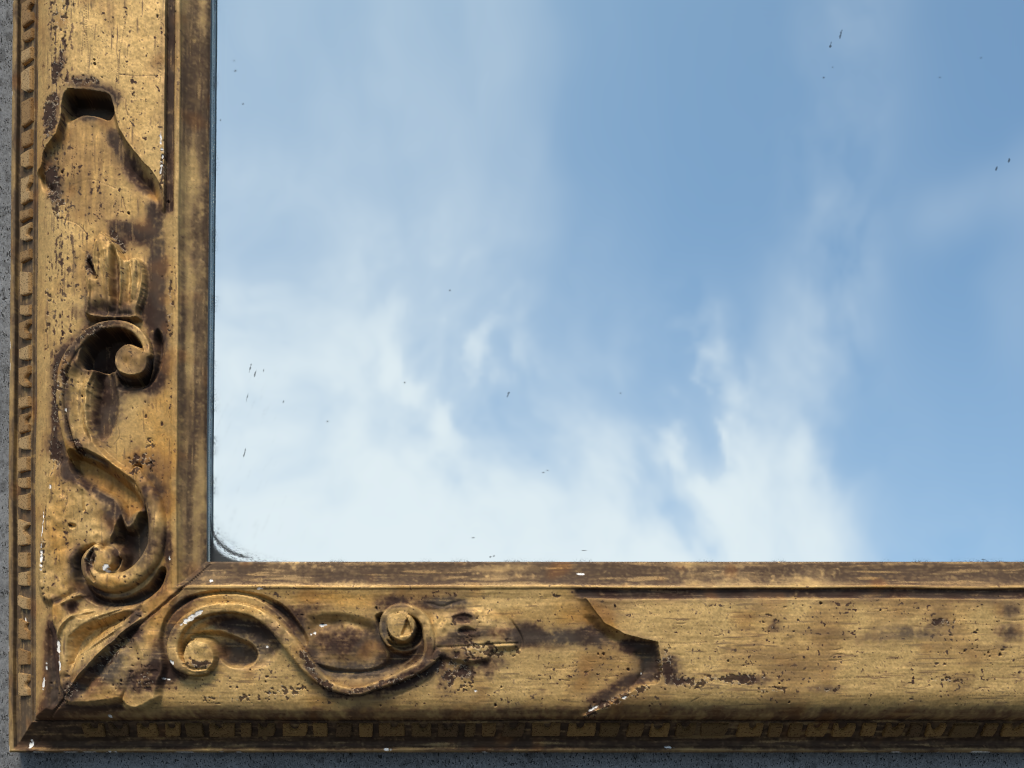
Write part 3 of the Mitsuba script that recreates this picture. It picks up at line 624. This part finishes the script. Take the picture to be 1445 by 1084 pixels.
# leaf clings in flecks inside the soiled parts
cling = sstep(.7, 1.9, ns[1.0] * .25 + 1.25 * streaky) * .5
soil_shade_mask = soil_shade_mask * (1 - cling * sstep(.3, .7, soil_shade_mask))
specks = sstep(1.7, 2.3, ns[1.0] * .75 + ns[2.0] * .5 + .5 * flake + .45 * streaky + .35 * np.clip(ns[24.0], -1, 1)) * raisedbed
crackle = .4 * sstep(.9, 2.4, ns[1.0] * .8 + .45 * nz(.7, .7) + .3 * streaky + .25 * ns[9.0]) * raisedbed
thin = sstep(1.2, 2.4, grain(.8, 10) + .5 * ns[9.0]) * .34 * raisedbed
flk = sstep(1.0, 1.8, ns[1.0] * .45 + ns[2.0] * .25 + .7 * grain(.9, 4) + flake * .6 + .55 * streaky) * flake * .8
fil = sstep(10.7, 11.1, T) * (1 - sstep(12.1, 12.6, T))
soil_shade_mask = soil_shade_mask * (1 - .75 * fil * (.6 + .4 * np.clip(streaky, -1, 1)))
mask = np.clip(np.maximum.reduce([soil_shade_mask, crackle, .85 * specks, thin, flk, .8 * pits * (T > 6), holes * (T > 6), .45 * CR]), 0, 1)
# rubbed edges keep bright leaf: convex places lose their soil
lap = H - ndi.gaussian_filter(H, 3.5)
rub = sstep(.9, 2.6, lap + .5 * ns[2.0]) * raisedbed
mask = mask * (1 - .45 * rub)

gold = np.array([.565, .392, .158])
goldw = np.array([.53, .29, .070])
oldg = np.array([.37, .245, .10])
bole = np.array([.032, .017, .013])  # bole clay; also the colour of the shade painted in the hollows
dust = np.array([.075, .060, .048])
rust_shade = np.array([.13, .058, .022])  # worn brown; also tints the shade painted on the bottom foot
gesso = np.array([.78, .79, .78])
w3 = lambda a: np.clip(a, 0, 1)[..., None]
warm = w3(WARM * .75 + .18 * ns[24.0] + .12 * ns[9.0] + .05 + .14 * (1 - KP))
C = gold * (1 - warm) + goldw * warm
tone = .5 + .12 * streaky + .24 * ns[9.0] + .15 * ns[24.0] + .12 * ns[1.0]
C = C * (1 - w3(.55 * (1 - tone) - .05)) + oldg * w3(.55 * (1 - tone) - .05)
C = C * (1 + .07 * ns[1.0] + .06 * nz(.7, .7))[..., None].clip(.6, 1.4)
dk = bole * (1 - w3(GREY * .8 + .15 + .2 * ns[9.0])) + dust * w3(GREY * .8 + .15 + .2 * ns[9.0])
rm = w3(sstep(.4, 1.4, WARM + .5 * ns[9.0]) * .6 + outer * .06 + foot * .5)  # the foot term browns that painted shade
bed = np.where(STILE[..., None], np.array([.088, .070, .050]), np.array([.045, .028, .018]))  # bottom bed darker: its shade is put into the colour
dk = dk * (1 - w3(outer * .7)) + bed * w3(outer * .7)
dk = dk * (1 - w3(cove * .7)) + np.array([.075, .050, .032]) * w3(cove * .7)
dk = dk * (1 - rm) + rust_shade * rm
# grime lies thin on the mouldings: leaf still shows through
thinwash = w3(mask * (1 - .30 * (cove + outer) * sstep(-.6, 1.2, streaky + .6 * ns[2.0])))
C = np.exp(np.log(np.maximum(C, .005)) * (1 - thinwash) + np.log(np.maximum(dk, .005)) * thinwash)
# flaking: leaf and bole lifted in small sharp-edged scales, gesso showing at their rims
FLK = np.zeros(SH)
for q_ in ((84, 92, 9, 22, 20, .8), (70, 160, 12, 34, 10, 1.0), (120, 118, 26, 6, 0, .9), (68, 245, 10, 30, 0, .9), (80, 285, 10, 20, 0, .6), (130, 378, 6, 18, -15, 1.0), (164, 338, 5, 20, -35, .9), (94, 530, 6, 36, 8, .9), (76, 560, 8, 60, 0, .6), (74, 640, 9, 30, 0, .8), (112, 632, 5, 14, -30, 1), (134, 470, 22, 5, -25, .8), (133, 785, 8, 14, 20, .9),
           (190, 655, 14, 14, 0, .5), (210, 640, 10, 20, 0, .5), (160, 920, 40, 10, -42, .5), (100, 975, 16, 8, -42, .8), (210, 960, 26, 22, 0, .35), (285, 938, 18, 5, 0, .9), (436, 935, 6, 24, -35, .9), (458, 965, 18, 6, 35, .9), (540, 966, 60, 5, -14, .8), (640, 950, 30, 26, 0, .55), (690, 915, 40, 14, 0, .6), (660, 880, 30, 16, 0, .3),
           (937, 940, 9, 26, 0, 1.0), (960, 962, 24, 7, 10, .9), (1020, 960, 40, 7, 0, .6), (1050, 958, 30, 6, 0, .7), (880, 984, 40, 6, -25, .9), (838, 1002, 14, 8, -40, .9), (1330, 879, 16, 5, 0, .8), (1160, 973, 22, 5, 0, .6), (1325, 960, 30, 4, 0, .4), (1090, 975, 30, 5, 0, .4), (1085, 880, 12, 14, 0, .4), (85, 20, 14, 50, 0, .4), (320, 985, 60, 8, 0, .4), (400, 975, 30, 12, 0, .5), (240, 430, 6, 60, 0, .4), (232, 240, 4, 40, 0, .5), (62, 420, 5, 60, 0, .5), (60, 780, 5, 70, 0, .5)):
    stain(FLK, *q_)
scale_ = .62 * nz(1.1, 1.1) + .58 * ns[2.0] + .3 * ns[4.0] + .35 * streaky
lift = FLK * 1.5 + scale_ * .75 - .95
lost = sstep(.0, .22, lift) * (FLK > .12)
rimw = sstep(-.16, -.04, lift) * (1 - sstep(-.02, .10, lift)) * (FLK > .3)
C = C * (1 - lost[..., None] * .88) + bole * lost[..., None] * .88
C = C * (1 - .45 * rimw[..., None]) + np.array([.62, .56, .44]) * .45 * rimw[..., None]
mask = np.maximum(mask, lost)
H -= .8 * lost
chip = sstep(.42, .62, CHIP * (1 + .35 * ns[1.0] + .25 * ns[2.0]))
# gesso nicked bare along the outer lip
nick = (1 - sstep(.10, .28, T)) * sstep(1.5, 2.0, grain(1.5, 5) + .6 * grain(3, 50)) * .8
chip = np.clip(chip + nick, 0, 1)
C = C * (1 - chip[..., None]) + gesso * chip[..., None]
H -= .7 * chip
loss = np.clip(mask * .95 + chip, 0, 1)
burn = np.clip(rub, 0, 1)

# ------------------------------------------------------------------ cut the carved frame into its parts
P = world(XX + skew(YY), YY, H)
du, dv = np.gradient(P, axis=1), np.gradient(P, axis=0)
N = np.cross(dv, du)
N /= np.linalg.norm(N, axis=-1, keepdims=True)
L = (XX <= XI) | (YY >= YI)
cell = L[:-1, :-1] & L[1:, 1:] & L[:-1, 1:] & L[1:, :-1] & ((XX[:-1, :-1] < XI) | (YY[:-1, :-1] >= YI))
cp = PART[:-1, :-1]
cs = STILE[:-1, :-1]
ids = np.arange(SH[0] * SH[1]).reshape(SH)
Pf, Nf, Cf = P.reshape(-1, 3), N.reshape(-1, 3), C.reshape(-1, 3)
Uf = np.stack([loss.ravel(), burn.ravel()], -1)


def add_mesh(key, v, f, n=None, uv=None, col=None, bsdf='mat_gilt'):
    path = meshkit.write_ply((v, f), False, uv, col, normals=n)
    scene[key] = {'type': 'ply', 'filename': path, 'face_normals': n is None, 'bsdf': {'type': 'ref', 'id': bsdf}}


def patch(key, sel):
    r, c = np.nonzero(sel & cell)
    if not len(r):
        print('empty', key)
        return
    a, b, d, e = ids[r, c], ids[r + 1, c], ids[r + 1, c + 1], ids[r, c + 1]
    f = np.vstack([np.stack([a, b, d], -1), np.stack([a, d, e], -1)])
    u, inv = np.unique(f, return_inverse=True)
    add_mesh(key, Pf[u], inv.reshape(f.shape), Nf[u], Uf[u], Cf[u])


M = 'gilded_mirror'
labels[M] = {'label': 'old mirror reflecting cloudy blue sky, in a worn carved gilt frame against grey concrete', 'category': 'mirror'}
patch(M + '__stile', cs & (cp == 0))
patch(M + '__rail', ~cs & (cp == 0))
patch(M + '__stile__sight_moulding', cs & (cp == 1))
patch(M + '__rail__sight_moulding', ~cs & (cp == 1))
patch(M + '__stile__outer_moulding', cs & (cp == 2))
patch(M + '__rail__outer_moulding', ~cs & (cp == 2))
patch(M + '__stile__scroll', cs & (cp == 3))
patch(M + '__rail__scroll', ~cs & (cp == 3))
patch(M + '__stile__leaf_spray', cs & (cp == 4))
patch(M + '__rail__leaf_spray', ~cs & (cp == 4))
patch(M + '__corner_leaf', cp == 5)
for k, t in {'__stile': 'upright left side of the frame, brighter worn gilding', '__rail': 'bottom side of the frame, sandy gilding with shade painted on its underside', '__stile__scroll': 'S-shaped carved scroll with a round boss at its upper curl',
             '__rail__scroll': 'carved S scroll lying along the bottom side, white chip on its left curl', '__stile__leaf_spray': 'fluted leaf spray above the upright scroll', '__rail__leaf_spray': 'flattened worn leaf spray right of the lower scroll', '__corner_leaf': 'carved leaf split by the mitre crack in the corner'}.items():
    labels[M + k] = {'label': t}


def skirt(key, x, y, z0, z1, flip, bsdf, col, uvv=(1, 0)):
    """a strip down from the boundary line"""
    m = len(x)
    rows = [world(x + skew(y), y, z0 + (z1 - z0) * k) for k in (0, .5, 1)]
    v = np.vstack(rows)
    i = np.arange(m - 1)
    f = np.vstack([np.vstack([np.stack([i + o, i + o + m, i + o + m + 1], -1), np.stack([i + o, i + o + m + 1, i + o + 1], -1)]) for o in (0, m)])
    if flip:
        f = f[:, ::-1]
    add_mesh(key, v, f, meshkit.arrays((v, f), True)[2], np.tile(uvv, (len(v), 1)), np.tile(col, (len(v), 1)), bsdf)


iy, ix = YI - YT, XI - XO
yy, xx = ys.astype(float), xs.astype(float)
skirt(M + '__stile__outer_edge', np.full(len(yy), float(XO)), yy, H[:, 0], -112.0, False, 'mat_gilt', (.2, .14, .08))
skirt(M + '__rail__outer_edge', xx, np.full(len(xx), float(YO)), H[-1], -112.0, False, 'mat_gilt', (.13, .09, .06))
skirt(M + '__stile__rebate', np.full(iy + 1, float(XI)), yy[:iy + 1], H[:iy + 1, ix], -51.0, True, 'mat_rebate', (.1, .15, .16))
skirt(M + '__rail__rebate', xx[ix:], np.full(len(xx) - ix, float(YI)), H[iy, ix:], -51.0, True, 'mat_rebate', (.1, .15, .16))

# ------------------------------------------------------------------ the rest of the frame, plain moulding beyond the picture
XR2, YT2 = 2440.0, -1300.0            # far outer edges
pk = np.array([0, .12, .5, 1.1, 1.6, 2, 3, 4, 4.5, 5, 5.6] + [6 + .1 * k for k in range(11)] + list(np.linspace(7.1, 7.9, 13)) + [7.97, 8.03, 8.5, 9, 9.5, 10, 10.5, 11, 11.5, 12, 12.5, 13, 13.15, 13.3, 13.45, 13.6, 13.8, 14])
pz = np.interp(pk, *curve(plain))
ox = np.interp(pk, K, tx) - XO        # distance in from the outer edge
oy = YO - np.interp(pk, K, ty)


def loft(key, lines):
    """sweep the section between the given end sections, in short steps so that the wear can vary along it"""
    fine_ = []
    for a, b in zip(lines[:-1], lines[1:]):
        n = int(max(4, np.abs(b - a).max() // 9))
        fine_ += [a + (b - a) * t for t in np.linspace(0, 1, n, endpoint=False)]
    lines = np.array(fine_ + [lines[-1]])
    n, m = lines.shape[:2]
    q = lines.reshape(-1, 3)
    kk = np.tile(pk, n)
    along = np.abs(lines[-1] - lines[0])[m // 2].argmax()
    st = q * np.where(np.arange(3) == along, .012, .11)
    w1 = meshkit.fbm(q * .045, 4, 51) - .5
    w2 = meshkit.fbm(st, 4, 52) - .5
    gr = ((kk > 12.9) * .72 + (kk < 5.5) * .8 + ((kk > 8) & (kk < 10.5)) * .9 + .35 * ((kk > 5.5) & (kk < 6.3)))
    m_ = np.clip(sstep(.1, 1.0, gr + 1.5 * w1 + 1.6 * w2 + .1), 0, 1)
    q = q + np.array([0, 0, 1.0]) * (2.0 * w2 * (kk > 6))[:, None]
    col = np.exp(np.log(gold + (oldg - gold) * np.clip(.4 - 2 * w2, 0, 1)[:, None]) * (1 - m_[:, None]) + np.log(np.array([.06, .04, .026])) * m_[:, None])
    v = world(q[:, 0] + skew(q[:, 1]), q[:, 1], q[:, 2])
    i = np.arange(m - 1)
    f = np.vstack([np.vstack([np.stack([i + o * m, i + o * m + m, i + o * m + m + 1], -1), np.stack([i + o * m, i + o * m + m + 1, i + o * m + 1], -1)]) for o in range(n - 1)])
    if (trimesh.Trimesh(v, f, process=False).face_normals @ AZ).sum() < 0:
        f = f[:, ::-1]
    add_mesh(key, v, f, meshkit.arrays((v, f), True)[2], np.stack([m_, 0 * m_], -1), col)


sec = lambda x, y: np.stack([x + 0 * pz, y + 0 * pz, pz], -1)
loft(M + '__stile_001', [sec(XO + ox, float(YT)), sec(XO + ox, -600.), sec(XO + ox, YT2 + oy)])
loft(M + '__rail_001', [sec(XO + ox, YT2 + oy), sec(XR2 - ox, YT2 + oy)])
loft(M + '__stile_002', [sec(XR2 - ox, YT2 + oy), sec(XR2 - ox, YO - oy)])
loft(M + '__rail_002', [sec(XR2 - ox, YO - oy), sec(float(XR), YO - oy)])

# ------------------------------------------------------------------ the looking glass
gx0, gx1, gy0, gy1 = XI - 14, XR2 - ox[-1] + 10, YT2 + oy[-1] - 10, YI + 14
gb = trimesh.creation.box(extents=(gx1 - gx0, gy1 - gy0, 8))
gb.apply_translation(((gx0 + gx1) / 2, (gy0 + gy1) / 2, -54))
scene[M + '__mirror_glass'] = mikit.ply(trimesh.Trimesh(world(*gb.vertices.T), gb.faces[:, ::-1], process=False), 'mat_mirror')
labels[M + '__mirror_glass'] = {'label': 'mirror glass reflecting blue sky, black silvering loss in its lower left corner'}

# ------------------------------------------------------------------ beading: every bead its own piece on the sloping bed
br = np.random.default_rng(5)
bead_mats = []
for k, (c, ro) in enumerate((((.40, .26, .12), .5), ((.34, .21, .09), .5), ((.44, .30, .145), .45), ((.29, .18, .08), .55), ((.24, .14, .05), .5), ((.18, .105, .04), .5), ((.14, .085, .034), .5), ((.11, .065, .03), .55))):  # last four: bead gilt darkened with painted shade for the bottom row
    def bc(p, n, uv, c=c, k=k):
        q = p / S
        g_ = mikit.fbm(q.x * .5 + 13 * k, q.y * .5, q.z * .5, 3)
        return mikit.mix((c[0] * .45, c[1] * .4, c[2] * .4), (c[0] * 1.2, c[1] * 1.2, c[2] * 1.2), mikit.smoothstep(.22, .5, g_))
    scene[f'mat_bead_{k}'] = {'type': 'twosided', 'b': {'type': 'principled', 'base_color': mikit.proc(bc), 'roughness': ro, 'metallic': .45, 'specular': .4}}


def bead_outline(L_, W, lean=1.0):
    """along a (0..L), across b (0 = outer side .. W = inner side)"""
    s0, s1 = br.choice([0, .1, .35, .6], p=[.3, .3, .25, .15]) * W, br.choice([0, .1, .35, .6], p=[.3, .3, .25, .15]) * W
    s0, s1 = min(s0, .3 * L_) * lean, min(s1, .3 * L_) * lean
    pts = [(s0 * .2, 0), (L_ - s1, 0), (L_ - s1 * .25, W * .45), (L_, W)]
    if L_ > 25 and br.random() < .8:
        c0, r0 = L_ * br.uniform(.4, .62), br.uniform(5.5, 7.5)
        pts += [(c0 + r0 * math.cos(a), W - r0 * 1.5 * math.sin(a)) for a in np.linspace(0, math.pi, 10)]
    pts += [(s0, W), (s0 * .7, W * .5)]
    return np.array(pts) + br.normal(0, .3, (len(pts), 2))


def bead(key, along0, L_, side):
    ta = 3.12 if side == 'stile' else 3.32
    tk = tx if side == 'stile' else ty
    p0, p1 = (np.array([np.interp(t_, K, tk), -78.0 + 23 * (t_ - 3)]) for t_ in (ta, 3.92))
    e = p1 - p0
    W = np.linalg.norm(e)
    e = e / W
    nrm = np.array([-e[1], e[0]]) if side == 'stile' else np.array([e[1], -e[0]])
    o = bead_outline(L_, W, 1.0 if side == 'stile' else .45)
    pol = Polygon(o).buffer(0)
    if pol.geom_type != 'Polygon':
        pol = max(pol.geoms, key=lambda g_: g_.area)
    pol = pol.buffer(-1.0).buffer(1.0).simplify(.25)
    if pol.is_empty:
        return
    pol = orient(pol)
    h = 5.5 + br.uniform(-.8, .8)
    a = manifold3d.CrossSection([np.array(pol.exterior.coords)[:-1]]).extrude(h - .2)
    for cut, up in ((.7, 1.2), (1.5, 1.9), (2.6, 2.3)):          # the top rounds off
        ins = pol.buffer(-cut)
        if not ins.is_empty and ins.geom_type == 'Polygon':
            a = a + manifold3d.CrossSection([np.array(orient(ins).exterior.coords)[:-1]]).extrude(h - .2 + up)
    v, f, _ = meshkit.arrays(a)
    v = v.copy()
    along, b, hh = v[:, 0] + along0, v[:, 1], v[:, 2] - 2.0 + .25 * np.sin(v[:, 0] * .5)
    across = p0[0] + e[0] * b + nrm[0] * hh
    z = p0[1] + e[1] * b + nrm[1] * hh
    if side == 'stile':
        w = world(across + skew(along), along, z)
    else:
        w = world(along, across, z)
    mesh = trimesh.Trimesh(w, f, process=False)
    mesh.fix_normals()
    scene[key] = mikit.ply(mesh, f'mat_bead_{br.integers(0, 4) + (4 if side == "rail" else 0)}', smooth=50)  # bottom row takes the set with shade in its colour


def run(side, a0, a1):
    a, i = a0, 0
    while a < a1:
        L_ = br.choice([19, 23, 28, 34, 40]) + br.uniform(-2.5, 2.5)
        key = f'{M}__{side}__bead' + (f'_{i:03d}' if i else '')
        bead(key, a, L_, side)
        if key in scene:
            i += 1
        a += L_ + br.uniform(6, 11)


run('stile', -40.0, 985.0)
run('rail', 95.0, 1470.0)
